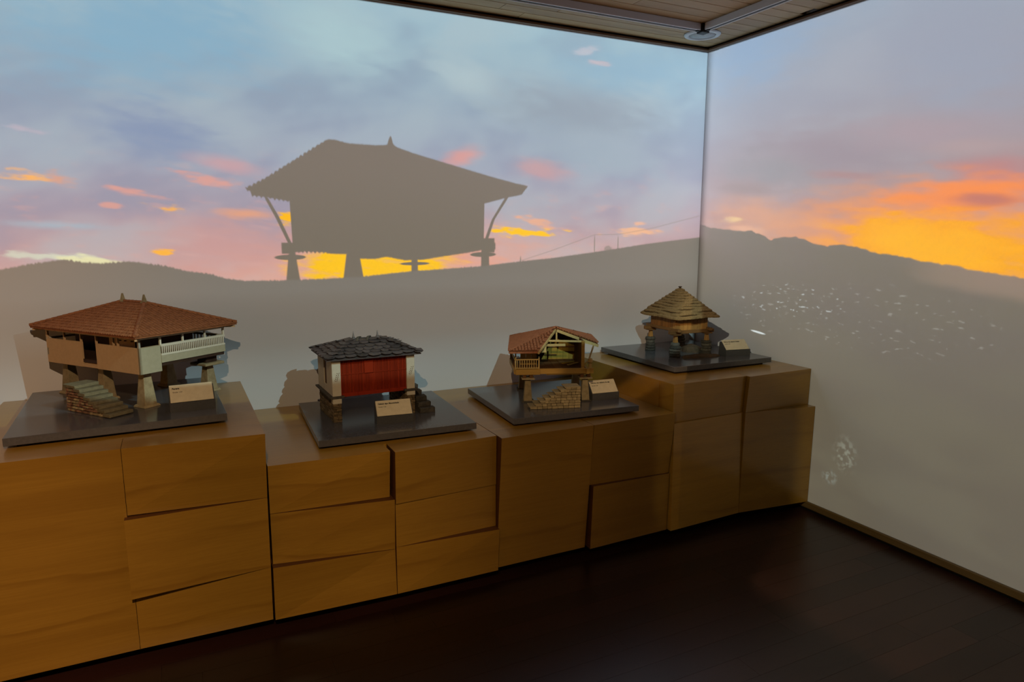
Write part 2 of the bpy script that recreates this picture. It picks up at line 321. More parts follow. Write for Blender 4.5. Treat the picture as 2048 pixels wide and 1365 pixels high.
M['skirt'] = mat('olive brown skirting wood', None, .45, .35, grain((.13,.078,.025), (.09,.052,.017), (.05,.028,.010), 1, 1.5, .1))
M['alu'] = mat('brushed aluminium', (.88,.87,.86), .42, .5)
M['white_plastic'] = mat('white enamel', (.80,.80,.78), .5, .4)
M['grey_mesh'] = mat('pale grey grille', None, .6, .3, speckle((.60,.60,.58), (.50,.50,.49), 160, 1, 0))
M['black'] = mat('black plastic', (.012,.012,.013), .5, .4)
M['slab'] = mat('polished charcoal board', None, .17, .55, speckle((.090,.088,.090), (.105,.102,.103), 90, 1, 0))
M['holder'] = mat('charcoal label holder', None, .35, .4, speckle((.068,.068,.066), (.080,.079,.076), 120, 1, 0))
M['card'] = mat('cream card', None, .7, .2, speckle((.74,.66,.45), (.69,.61,.41), 40, 1, 0))
M['ink'] = mat('black ink', (.012,.010,.008), .8, .1)
M['cream'] = mat('cream painted wood', None, .75, .2, speckle((.62,.42,.22), (.56,.37,.19), 60, .6, 0))
M['white_wood'] = mat('white painted wood', None, .7, .2, speckle((.72,.68,.52), (.66,.62,.47), 60, .6, .06))
M['sage'] = mat('pale sage painted wood', None, .75, .2, speckle((.44,.41,.27), (.39,.36,.235), 60, .6, .0))
M['core'] = mat('dark brown granary boards', None, .7, .2, grain((.055,.030,.018), (.040,.022,.013), (.02,.01,.006), 2, 6, .25))
M['tile'] = mat('brown clay tile', None, .8, .15, speckle((.36,.135,.052), (.25,.092,.036), 55, 1, 0))
M['tile_red'] = mat('orange red clay tile', None, .8, .15, speckle((.34,.125,.055), (.25,.09,.04), 70, 1, 0))
M['stone_tan'] = mat('tan stone', None, .9, .15, speckle((.40,.32,.175), (.31,.245,.13), 45, 1, .3), bump=fine_bump(140))
M['stone_red'] = mat('reddish stone', None, .9, .15, speckle((.30,.17,.10), (.21,.11,.065), 60, 1, .5), bump=fine_bump(140))
M['stone_green'] = mat('greenish grey tread stone', None, .9, .15, speckle((.21,.18,.10), (.155,.135,.078), 60, 1, .2), bump=fine_bump(140))
M['stone_dark'] = mat('dark schist', None, .85, .2, speckle((.105,.092,.068), (.066,.060,.047), 60, 1, .45), bump=fine_bump(140))
M['stone_pier'] = mat('thin brown walling stone', None, .9, .15, speckle((.24,.17,.085), (.15,.11,.06), 60, 1, .5), bump=fine_bump(140))
M['mortar'] = mat('dark mortar', (.045,.034,.024), .95, .05)
M['slate'] = mat('purple grey slate', None, .6, .3, speckle((.10,.080,.076), (.068,.060,.056), 40, 1, .4), bump=fine_bump(90))
M['whitewash'] = mat('cream whitewash', None, .85, .15, speckle((.62,.57,.43), (.57,.52,.39), 40, .8, .05))
M['red_wood'] = mat('red stained slats', None, .6, .12, grain((.30,.028,.006), (.22,.019,.005), (.13,.010,.003), 2, 8, .22))
M['pine'] = mat('honey pine', None, .6, .3, grain((.50,.31,.075), (.42,.25,.055), (.30,.16,.03), 0, 5, .15))
M['pine_pale'] = mat('pale pine', None, .6, .3, grain((.58,.43,.17), (.50,.36,.13), (.38,.25,.08), 2, 5, .12))
M['pine_green'] = mat('olive pine boards', None, .65, .25, grain((.40,.27,.040), (.33,.22,.032), (.22,.14,.02), 2, 5, .16))
M['brown_board'] = mat('brown interior boards', None, .7, .2, grain((.14,.065,.022), (.10,.045,.015), (.05,.02,.008), 2, 5, .2))
M['oak'] = mat('amber oak', None, .6, .3, grain((.36,.18,.045), (.28,.13,.03), (.15,.065,.016), 2, 6, .25))
M['oak_beam'] = mat('brown oak beam', None, .65, .25, grain((.21,.10,.030), (.15,.07,.02), (.08,.035,.01), 0, 6, .2))
M['thatch'] = mat('golden straw thatch', None, .9, .1, lambda g, P, rnd: g.mix(g.step(g.noise(g.vec(P[0]*1.0, P[1]*1.0, P[2]*.35), 170, 3, .7), .3, .7), (.29,.19,.080), (.17,.11,.045)), bump=lambda g, P, rnd: g.noise(g.vec(P[0], P[1], P[2]*.3), 260, 3, .7))
M['cord'] = mat('dark thatch binding and lip shade', (.055,.032,.014), .9, .1)
M['rock'] = mat('brown rock', None, .9, .15, speckle((.10,.062,.036), (.065,.048,.028), 26, 1, .2), bump=fine_bump(90))
M['zinc'] = mat('grey metal finial', (.22,.21,.20), .5, .4, metal=.3)

# ---------------------------------------------------------------- mesh helpers
def link(name, me, parent=None, mtl=None):
    o = bpy.data.objects.new(name, me); C.objects.link(o)
    if mtl is not None and not me.materials: me.materials.append(M[mtl])
    if parent is not None: o.parent = parent
    return o
def raw(name, V, F, mtl, parent=None, smooth=False):
    me = bpy.data.meshes.new(name); me.from_pydata([tuple(v) for v in V], [], F); me.update()
    if smooth:
        for p in me.polygons: p.use_smooth = True
    return link(name, me, parent, mtl)
BOXF = [(0,3,2,1),(4,5,6,7),(0,1,5,4),(1,2,6,5),(2,3,7,6),(3,0,4,7)]
def bxv(x0, x1, y0, y1, z0, z1):
    return [(x0,y0,z0),(x1,y0,z0),(x1,y1,z0),(x0,y1,z0),(x0,y0,z1),(x1,y0,z1),(x1,y1,z1),(x0,y1,z1)]
def bevel(me, w, seg=1):
    bm = bmesh.new(); bm.from_mesh(me); bmesh.ops.bevel(bm, geom=bm.edges[:], offset=w, segments=seg, affect='EDGES', clamp_overlap=True); bm.to_mesh(me); bm.free()
def box(name, x0, x1, y0, y1, z0, z1, mtl, parent=None, bev=0):
    o = raw(name, bxv(x0, x1, y0, y1, z0, z1), BOXF, mtl, parent)
    if bev: bevel(o.data, bev)
    return o
def hexa(name, V8, mtl, parent=None, bev=0):
    o = raw(name, V8, BOXF, mtl, parent)
    if bev: bevel(o.data, bev)
    return o
def beam(name, a, b, w, h, mtl, parent=None, bev=0):
    """rectangular bar from a to b"""
    a, b = Vector(a), Vector(b); d = (b-a).normalized(); up_ = Vector((0,0,1)) if abs(d.z) < .95 else Vector((0,1,0))
    s = d.cross(up_).normalized(); u = s.cross(d).normalized(); V = []
    for p in (a, b):
        for sx, sz in ((-1,-1),(1,-1),(1,1),(-1,1)): V.append(p + s*sx*w/2 + u*sz*h/2)
    o = raw(name, V, [(0,1,2,3),(7,6,5,4),(0,4,5,1),(1,5,6,2),(2,6,7,3),(3,7,4,0)], mtl, parent)
    if bev: bevel(o.data, bev)
    return o
def lathe(name, prof, n, mtl, parent=None, loc=(0,0,0), smooth=True, rot=0.0):
    V, F = [], []
    for r_, z in prof:
        for k in range(n): V.append((loc[0]+r_*cos(2*pi*k/n+rot), loc[1]+r_*sin(2*pi*k/n+rot), loc[2]+z))
    for j in range(len(prof)-1):
        for k in range(n): F.append((j*n+k, j*n+(k+1)%n, (j+1)*n+(k+1)%n, (j+1)*n+k))
    F.append(tuple(range(n))[::-1]); F.append(tuple((len(prof)-1)*n+k for k in range(n)))
    return raw(name, V, F, mtl, parent, smooth)
def taper(name, cx, cy, w0, w1, z0, z1, mtl, parent=None, bev=0, d0=None, d1=None):
    d0 = d0 or w0; d1 = d1 or w1
    V = [(cx+sx*w0/2, cy+sy*d0/2, z0) for sx, sy in ((-1,-1),(1,-1),(1,1),(-1,1))] + [(cx+sx*w1/2, cy+sy*d1/2, z1) for sx, sy in ((-1,-1),(1,-1),(1,1),(-1,1))]
    return hexa(name, V, mtl, parent, bev)
def thing(name, label, cat, loc, rotz=0.0, group=None):
    o = bpy.data.objects.new(name, None); C.objects.link(o); o.location = loc; o.rotation_euler = (0,0,rotz); o.empty_display_size = .05
    o['label'] = label; o['category'] = cat
    if group: o['group'] = group
    return o
def tag(o, label, cat, group=None):
    o['label'] = label; o['category'] = cat
    if group: o['group'] = group
    return o
def struct(o): o['kind'] = 'structure'; return o
def stone(name, x0, x1, y0, y1, z0, z1, mtl, parent, j=.0015):
    V = [(x+R.uniform(-j,j), y+R.uniform(-j,j), z+R.uniform(-j,j)*.5) for x, y, z in bxv(x0,x1,y0,y1,z0,z1)]
    return hexa(name, V, mtl, parent, .0016)

# ---------------------------------------------------------------- the room
struct(box('wall_left', -7, 0.12, 0, .12, 0, 3.0, 'plaster'))
struct(box('wall_right', 0, .12, -6.6, 0, 0, 3.0, 'plaster'))
struct(box('wall_back', -7, .12, -6.72, -6.6, 0, 3.0, 'dim_plaster'))
struct(box('wall_side', -7.12, -7, -6.72, .12, 0, 3.0, 'plaster'))
fl = struct(box('floor', -7, 0, -6.6, 0, -.12, -.012, 'floor_base'))
PW = .118; y = -.9
while y > -4.4:
    x = -5.2 + R.uniform(-.9, 0)
    while x < 0:
        L = R.choice((.9, 1.2, 1.5, 1.8)); x1 = min(x+L, 0.0)
        if x1 > -4.9 and x1-x > .05:
            o = box('floor_plank', x+.0004, x1-.0004, y-PW+.0004, y-.0004, -.012, 0, 'floor', fl)
        x += L
    y -= PW
struct(box('floor_margin', -7, 0, -.9, 0, -.012, 0, 'floor_base'))
o = bpy.data.objects['floor_margin']; o.parent = fl
cl = struct(box('ceiling', -7, .12, -6.72, .12, 2.905, 3.02, 'gap'))
PW = .098; y = -.02
while y > -2.6:
    x = -3.2 + R.uniform(-.8, 0)
    while x < .0:
        L = R.uniform(1.5, 2.4); x1 = min(x+L, 0)
        if x1-x > .08: box('ceiling_plank', x+.001, x1-.001, y-PW+.003, y-.001, 2.872, 2.906, 'ceil', cl, .0015)
        x += L
    y -= PW
for nm, a in (('trim_1', (-6.9, -.001, -.030, -.0005)), ('trim_2', (-.030, -.0005, -6.5, -.031))):
    t = struct(box(nm, a[0], a[1], a[2], a[3], CEIL, CEIL+.014, 'trim', None, .003))
t = struct(box('shade_gap_1', -6.9, -.001, -.022, -.0005, CEIL+.014, 2.872, 'gap'))  # black strip painting in the dark of the shadow gap above the cornice
t = struct(box('shade_gap_2', -.022, -.0005, -6.5, -.023, CEIL+.014, 2.872, 'gap'))  # same painted shadow gap along the right wall
b = struct(box('baseboard_right', -.018, -.0005, -6.5, -.75, .012, .052, 'skirt', None, .004))
struct(box('shade_gap_3', -.013, -.0005, -6.5, -.75, .0, .0125, 'gap'))  # black strip standing in for the shadow line under the skirting

# ceiling fittings
def track(name, label, a, b):
    t = thing(name, label, 'light track', ((a[0]+b[0])/2, (a[1]+b[1])/2, 2.872), 0, 'aluminium tracks on the plank ceiling')
    ax = (Vector(b)-Vector(a)).normalized(); L = (Vector(b)-Vector(a)).length/2
    if abs(ax.x) > .5:
        box('profile', -L, L, -.016, .016, -.040, 0, 'alu', t, .002); box('slot', -L, L, -.005, .005, -.0412, -.038, 'black', t)
        box('lip', -L, L, .008, .0175, -.0435, -.036, 'white_plastic', t, .001)
    else:
        box('profile', -.016, .016, -L, L, -.040, 0, 'alu', t, .002); box('slot', -.005, .005, -L, L, -.0412, -.038, 'black', t)
        box('lip', .008, .0175, -L, L, -.0435, -.036, 'white_plastic', t, .001)
    return t
TX, TY = -.405, -.405
track('light_track', 'aluminium ceiling track running along the wall with the granary silhouette', (-3.6, TY), (TX-.03, TY))
track('light_track', 'aluminium ceiling track running along the wall with the orange sunset', (TX, -3.6), (TX, TY-.03))
t = thing('track_connector', 'black corner connector joining the two aluminium ceiling tracks', 'connector', (TX, TY, 2.872))
box('housing', -.027, .027, -.027, .027, -.052, 0, 'black', t, .003); box('contact', -.05, -.027, -.009, .009, -.045, -.030, 'black', t); box('contact', -.009, .009, -.05, -.027, -.045, -.030, 'black', t)
t = thing('ceiling_disc', 'round white disc with grey centre on the plank ceiling by the corner', 'ceiling speaker', (-.27, -.245, 2.872))
lathe('rim', [(.112, 0), (.112, -.004), (.107, -.010), (.084, -.011), (.082, -.006), (.078, 0)], 48, 'white_plastic', t)
lathe('grille', [(.081, -.001), (.081, -.007), (.02, -.009)], 48, 'grey_mesh', t)

# ---------------------------------------------------------------- wooden plinths
def plinth(label, x0, x1, zt, panels, dark_edges=True, group='wood veneer plinths along the wall'):
    t = thing('plinth', label, 'plinth', ((x0+x1)/2, -.45, 0), 0, group)
    cx = (x0+x1)/2
    box('body', x0-cx+.001, x1-cx-.001, -.45+.02-.0, .447, .05, zt, 'veneer', t)
    box('toe_base', x0-cx+.02, x1-cx-.02, -.42, .447, 0, .05, 'toe', t)
    for (a, b_, zb0, zb1, zt0, zt1, yl, yr, ytl, ytr) in panels:
        # a..b_ in x; bottom heights left/right, top heights left/right; front y bottom-left, bottom-right, top-left, top-right
        g_ = .0008
        V = [(a+g_-cx, yl+.45, zb0), (b_-g_-cx, yr+.45, zb1), (b_-g_-cx, -.43, zb1), (a+g_-cx, -.43, zb0),
             (a+g_-cx, ytl+.45, zt0), (b_-g_-cx, ytr+.45, zt1), (b_-g_-cx, -.43, zt1), (a+g_-cx, -.43, zt0)]
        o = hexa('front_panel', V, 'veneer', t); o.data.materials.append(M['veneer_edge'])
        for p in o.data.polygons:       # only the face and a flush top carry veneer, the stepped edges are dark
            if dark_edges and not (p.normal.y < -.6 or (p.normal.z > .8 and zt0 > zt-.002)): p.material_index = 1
    return t
Z1, Z2, Z4 = .875, .713, .858
e = .0006
plinth('tall wooden plinth under the granary with the brown tiled roof and white gallery', -4.07, -3.056, Z1, [
    (-4.07, -3.546, .05, .05, Z1, Z1, -.955, -.955, -1.015, -1.020),
    (-3.546, -3.056, .612, .598, Z1, Z1, -.997, -1.003, -1.020, -1.052),
    (-3.556, -3.056, .283, .292, .607, .597, -1.004, -.985, -1.030, -1.003),
    (-3.546, -3.056, .05, .05, .2825, .2915, -.955, -.966, -.972, -.984)])
plinth('low wooden plinth under the granary with red slatted walls', -3.052, -2.036, Z2, [
    (-3.046, -2.545, .509, .496, Z2, Z2, -.958, -.962, -.960, -.988),
    (-3.046, -2.533, .290, .259, .508, .494, -.960, -.985, -.960, -1.000),
    (-3.050, -2.533, .05, .05, .289, .258, -.976, -.998, -.994, -.986),
    (-2.532, -2.036, .475, .473, Z2, Z2, -1.006, -.978, -1.014, -.984),
    (-2.532, -2.036, .272, .266, .474, .472, -.998, -.974, -.998, -.974),
    (-2.532, -2.036, .05, .05, .271, .265, -.998, -1.000, -.998, -1.018)])
plinth('low wooden plinth under the cutaway pine granary', -2.034, -1.02, Z2, [
    (-2.034, -1.533, .05, .05, Z2, Z2, -.975, -.975, -1.034, -1.036),
    (-1.532, -1.02, .392, .374, Z2, Z2, -1.000, -.990, -1.036, -1.030),
    (-1.521, -1.02, .05, .05, .391, .373, -1.006, -.992, -1.024, -1.000)])
plinth('taller wooden plinth in the room corner under the thatched granary', -1.018, -.002, Z4, [
    (-1.014, -.503, .650, .647, Z4, Z4, -1.000, -.985, -.998, -1.000),
    (-.5025, -.003, .648, .641, Z4, Z4, -1.006, -1.006, -1.024, -1.010),
    (-1.014, -.503, .05, .05, .649, .646, -1.018, -.996, -1.012, -.990),
    (-.5025, -.003, .05, .05, .647, .640, -.996, -1.052, -1.006, -1.058)], False)

# ---------------------------------------------------------------- charcoal display boards
def slab(label, x, y, rot, a, b, z):
    t = thing('display_board', label, 'display board', (x, y, z), radians(rot), 'charcoal display boards')
    box('board', 0, a, 0, b, .012, .042, 'slab', t, .0012); box('spacer', .035, a-.035, .035, b-.03, 0, .012, 'black', t)
    return t
slab('polished charcoal board carrying the granary with the brown tiled roof', -3.920, -.855, 2.0, .745, .80, Z1)
slab('polished charcoal board carrying the granary with red slatted walls', -2.819, -.845, -2.6, .728, .72, Z2)
slab('polished charcoal board carrying the cutaway pine granary', -1.903, -.895, -4.2, .708, .70, Z2)
slab('polished charcoal board carrying the thatched granary', -.843, -.797, -.6, .735, .755, Z4)
S1, S2, S4 = Z1+.042, Z2+.042, Z4+.042

# ---------------------------------------------------------------- label stands
def lettering(name, txt, size, x, z, parent, bold=0.0):
    cu = bpy.data.curves.new(name, 'FONT'); cu.body = txt; cu.size = size; cu.extrude = .0002; cu.offset = bold; cu.resolution_u = 2
    tmp = bpy.data.objects.new('tmp', cu); C.objects.link(tmp); bpy.context.view_layer.update()
    me = bpy.data.meshes.new_from_object(tmp.evaluated_get(bpy.context.evaluated_depsgraph_get())); bpy.data.objects.remove(tmp); me.name = name
    me.materials.clear(); o = link(name, me, parent, 'ink'); o.location = (x, z, .0014); return o
def label_stand(label, x, y, rot, z, w, h, ang, title, sub):
    t = thing('label_stand', label, 'label', (x, y, z), radians(rot), 'label stands on the display boards')
    ang = radians(ang); zf = .037; dy = h*cos(ang); dz = h*sin(ang)
    prof = [(0, 0), (0, zf), (.006, zf), (.006+dy, zf+dz-.006), (.016+dy, zf+dz-.008), (.020+dy, 0)]
    n = len(prof); V = [(-.003, p[0], p[1]) for p in prof] + [(w+.005, p[0], p[1]) for p in prof]
    F = [tuple(range(n)), tuple(range(2*n-1, n-1, -1))] + [(k, n+k, n+(k+1) % n, (k+1) % n) for k in range(n)]
    raw('holder', V, F, 'holder', t)
    c = box('card', 0, w, 0, h, 0, .0012, 'card', t); c.location = (0, .004, zf+.0012); c.rotation_euler = (ang, 0, 0)
    lettering('title_text', title, .0100, w*.06, h*.75, c, .0004); lettering('scale_text', sub, .0082, w*.07, h*.55, c)
    return t
label_stand('cream card reading Panera in a charcoal holder by the tile roofed granary', -3.378, -.721, 3.5, S1, .163, .080, 52, 'Panera', 'Escala 1:20')
label_stand('cream card reading Cabazo tipo Mondoñedo in a charcoal holder by the red granary', -2.522, -.708, -5.5, S2, .166, .080, 50, 'Cabazo tipo Mondoñedo', 'Escala 1:20')
label_stand('cream card reading Hórreo con cubierta de teja in a charcoal holder', -1.363, -.762, -5.0, S2, .155, .080, 48, 'Hórreo con cubierta de teja', 'Escala 1:20')
label_stand('cream card reading Hórreo de cubierta vegetal by the thatched granary', -.336, -.664, -9.0, S4, .165, .078, 42, 'Hórreo de cubierta vegetal', 'Escala 1:20')

# ---------------------------------------------------------------- roof tile fields
def tile_field(name, quad, w, l, mtl, parent, keep=None, lift=.004, jit=.0006):
    """curved tiles on a slope. quad: eave start, eave end, top end, top start (top may be one point)"""
    p0, p1, p2, p3 = [Vector(p) for p in quad]
    u = (p1-p0); W_ = u.length; u.normalize(); mid = (p3+p2)/2
    v = (mid-p0); v -= u*v.dot(u); Hh = v.length; v.normalize(); n = u.cross(v).normalized()
    if n.z < 0: n = -n
    s0 = (p3-p0).dot(u); s1 = (p2-p0).dot(u)
    V, F = [], []; cols = int(W_/w); w = W_/cols; rows = int(Hh/l)+1
    for i in range(cols):
        s = (i+.5)*w
        for j in range(rows):
            tt = j*l; f = (tt+l*.5)/Hh
            if f > 1: continue
            if s < s0*f-.35*w or s > W_-(W_-s1)*f+.35*w: continue
            if keep and not keep(p0+u*s+v*(tt+l*.5)): continue
            o = p0 + u*(s+R.uniform(-jit, jit)) + v*(tt-.002) + n*R.uniform(0, jit*1.5)
            a = len(V)
            for (dv, hh, ww) in ((0, lift+.0015, .5), (l*1.15, lift*.35, .42)):
                for ang in (0, 45, 90, 135, 180):
                    V.append(o + u*(cos(radians(ang))*w*ww) + v*dv + n*(hh*.35+sin(radians(ang))*w*ww*.85*1.0))
            for k in range(4): F.append((a+k, a+k+1, a+6+k, a+5+k))
            F.append((a+4, a+3, a+2, a+1, a))
    ob = raw(name, V, F, mtl, parent); ob['kind'] = 'stuff'
    return ob
def ridge_row(name, a, b, r_, step_, mtl, parent):
    a, b = Vector(a), Vector(b); d = (b-a); L = d.length; d.normalize(); s = d.cross(Vector((0,0,1))).normalized(); u = s.cross(d)
    V, F = [], []; n = max(2, int(L/step_))
    for i in range(n):
        o = a + d*(L*i/n); q = len(V)
        for dv, rr in ((0, r_*1.08), (L/n*1.12, r_*.88)):
            for ang in (-10, 40, 90, 140, 190): V.append(o + d*dv + s*cos(radians(ang))*rr + u*sin(radians(ang))*rr)
        for k in range(4): F.append((q+k, q+k+1, q+6+k, q+5+k))
        F.append((q, q+1, q+2, q+3, q+4)[::-1]); F.append((q+5, q+6, q+7, q+8, q+9))
    ob = raw(name, V, F, mtl, parent); ob['kind'] = 'stuff'; return ob

# ---------------------------------------------------------------- granary with brown hipped roof (panera)
def granary_tiled():
    t = thing('granary_model', 'model granary with brown hipped tile roof, cream orange wall and white railed gallery', 'model house', (-3.480, -.629, S1), radians(37))
    A, B = .425, .640; zb, zg, zt = .148, .183, .292
    # pillars
    for (px, py) in ((.052,.052), (.055,.325), (.06,.590), (.373,.062), (.365,.33), (.365,.590)):
        p = taper('pillar', px, py, .056, .032, .008, .125 if px > .2 else zb, 'stone_tan', t, .0015)
        taper('pillar_foot', px, py, .076, .066, 0, .010, 'stone_tan', p, .0015)
    for (px, py) in ((.373,.062), (.365,.33), (.365,.590)):
        box('cap_stone', px-.052, px+.052, py-.052, py+.052, .125, .137, 'stone_tan', t, .002)
        box('wood_block', px-.030, px+.030, py-.030, py+.030, .137, zg-.014, 'core', t, .002)
    # floor and inner body
    box('floor_board', .004, A-.004, .004, B-.004, zg-.014, zg, 'core', t)
    box('inner_wall', .085, .335, .10, .565, zg, zt+.02, 'core', t)
    box('door_leaf', .081, .086, .265, .315, zg, zt+.01, 'cream', t)
    box('wall_board', .0805, .0848, .14, .262, zg+.0, zt+.01, 'cream', t)
    for yy in (.155, .20, .235): lathe('wall_peg', [(.006, 0), (.006, .003)], 10, 'ink', t, (.0785, yy, zt-.028))
    # left parapet wall with door gap (face x=0)
    d0, d1 = .285, .385
    box('parapet', 0, .010, .0, d0, zb, .258, 'cream', t, .0008)
    box('parapet', 0, .010, d1, B, zb, .258, 'cream', t, .0008)
    box('door_sill', 0, .085, d0, d1, zb+.002, zb+.012, 'cream', t)
    hexa('door_step', [(.004,d0+.002,zb+.012),(.03,d0+.002,zb+.012),(.03,d1-.002,zb+.012),(.004,d1-.002,zb+.012),(.03,d0+.002,zb+.03),(.06,d0+.002,zb+.03),(.06,d1-.002,zb+.03),(.03,d1-.002,zb+.03)], 'cream', t)
    box('under_wall', .010, .10, .010, .018, zb, .258, 'cream', t)
    for yy, w in ((.0, .009), (.135, .005), (.165, .004), (d0-.006, .006), (d1, .006), (.505, .005), (B-.012, .012)):
        box('wall_post', .0, .008, yy, yy+w, .258, zt, 'cream', t)
    box('eave_beam', -.002, .010, 0, B, zt, zt+.010, 'cream', t)
    # gallery side (face y=0)
    box('gallery_wall', .0, .098, -.0, .010, zb+.0, .258, 'sage', t, .0008)
    box('gallery_sill', .098, A, -.002, .012, zg, .214, 'sage', t, .0008)
    box('gallery_rail', .098, A, -.003, .010, .252, .262, 'white_wood', t, .0008)
    box('gallery_rail', .098, A, -.003, .008, .214, .222, 'white_wood', t, .0008)
    me = None
    for k in range(34):
        x = .104 + k*(A-.112)/33
        me_o = hexa('baluster', [(-.0013,-.002,.221),(.0013,-.002,.221),(.0013,.003,.221),(-.0013,.003,.221),(-.0027,-.002,.253),(.0027,-.002,.253),(.0027,.003,.253),(-.0027,.003,.253)], 'white_wood', t) if me is None else link('baluster', me, t)
        me = me_o.data; me_o.location = (x, 0, 0)
    for x, w in ((.0, .008), (.096, .007), (.205, .006), (.318, .006), (A-.008, .008)):
        box('gallery_post', x, x+w, 0, .008, .258, zt, 'white_wood', t)
    box('eave_beam', 0, A, -.002, .010, zt, zt+.010, 'white_wood', t)
    # far and rear sides
    box('gallery_sill', A-.012, A, .012, B, zg, .214, 'white_wood', t); box('gallery_rail', A-.010, A, .012, B, .252, .262, 'white_wood', t)
    me = None
    for k in range(26):
        o = box('baluster', A-.008, A-.003, 0, .006, .214, .253, 'white_wood', t) if me is None else link('baluster', me, t)
        me = o.data; o.location = (0, .03+k*.023, 0)
    box('gallery_sill', 0, A, B-.012, B, zg, .214, 'white_wood', t); box('gallery_rail', .0, A, B-.010, B, .252, .262, 'white_wood', t)
    box('gallery_post', A-.008, A, B-.008, B, .214, zt, 'white_wood', t); box('gallery_post', A-.008, A, B/2, B/2+.007, .214, zt, 'white_wood', t)
    # roof
    ov = .040; ze = .3105; zr = .4105; yr0, yr1 = B/2-.075, B/2+.075; xr = A/2
    E = [(-ov,-ov,ze), (A+ov,-ov,ze), (A+ov,B+ov,ze), (-ov,B+ov,ze)]; Ra, Rb = (xr, yr0, zr), (xr, yr1, zr)
    V = E + [Ra, Rb] + [(x, y_, z_-.005) for x, y_, z_ in E]
    raw('roof_deck', V, [(0,1,4), (1,2,5,4), (2,3,5), (3,0,4,5), (6,7,1,0)[::-1], (7,8,2,1)[::-1], (8,9,3,2)[::-1], (9,6,0,3)[::-1], (6,7,8,9)], 'tile', t)
    tile_field('roof_tiles', (E[3], E[0], Ra, Rb), .0155, .021, 'tile', t); tile_field('roof_tiles', (E[0], E[1], Ra, Ra), .0155, .021, 'tile', t)
    tile_field('roof_tiles', (E[1], E[2], Rb, Ra), .0155, .021, 'tile', t); tile_field('roof_tiles', (E[2], E[3], Rb, Rb), .0155, .021, 'tile', t)
    for a, b_ in ((E[0], Ra), (E[1], Ra), (E[2], Rb), (E[3], Rb), (Ra, Rb)):
        a = Vector(a)+Vector((0,0,.007)); b_ = Vector(b_)+Vector((0,0,.007)); ridge_row('ridge_tiles', a, b_, .0075, .022, 'tile', t)
    for (x, y_) in (Ra[:2], Rb[:2]):
        f = taper('finial', x, y_, .016, .005, zr+.010, zr+.042, 'stone_tan', t); taper('finial_base', x, y_, .024, .022, zr+.004, zr+.012, 'stone_tan', f)
    for c_ in (E[0], E[1], E[2], E[3]):
        dx = .03 if c_[0] < 0 else -.03; dy = .03 if c_[1] < 0 else -.03
        beam('rafter_end', (c_[0]+dx*.2, c_[1]+dy*.2, ze-.012), (c_[0]+dx*2.4, c_[1]+dy*2.4, ze-.010), .008, .008, 'cream', t)
    # flight of stone steps beside the wall
    s = thing('stone_stairs', 'flight of steps with reddish stone side beside the cream orange granary wall', 'stairs', (-3.480, -.629, S1), radians(37))
    n = 8; x0, x1 = -.146, -.052; hstep = .0135; run = .030
    for i in range(n):
        yb = .0 + i*run; ht = hstep*(i+1)
        ye = yb+run+.008 if i < n-1 else .285
        stone('tread', x0-.004, x1+.002, yb-.006, ye, ht-.010, ht+.0035, 'stone_green', s)
    for i in range(n):
        yb = i*run; ye = yb+run if i < n-1 else .275
        box('core', x0+.006, x1-.004, yb+.002, ye, 0, hstep*(i+1)-.010, 'mortar', s)
    z = .001
    while z < hstep*n-.012:
        y_ = max(0, (z+.012)/hstep-1)*run + .003
        while y_ < .270:
            L = R.uniform(.010, .021); hh = R.uniform(.0085, .0115)
            stone('side_stone', x0-.001+R.uniform(-.001, .001), x0+.012, y_, min(y_+L, .275), z, z+hh*.92, R.choice(('stone_red','stone_red','stone_tan')), s, .001); y_ += L+.0012
        z += .0118
    z = .001
    while z < hstep*n-.012:
        x = x0+.004
        while x < x1-.01: L = R.uniform(.012,.024); stone('side_stone', x, min(x+L, x1-.002), .271, .283, z, z+.010, 'stone_red', s, .001); x += L+.001
        z += .0118
granary_tiled()

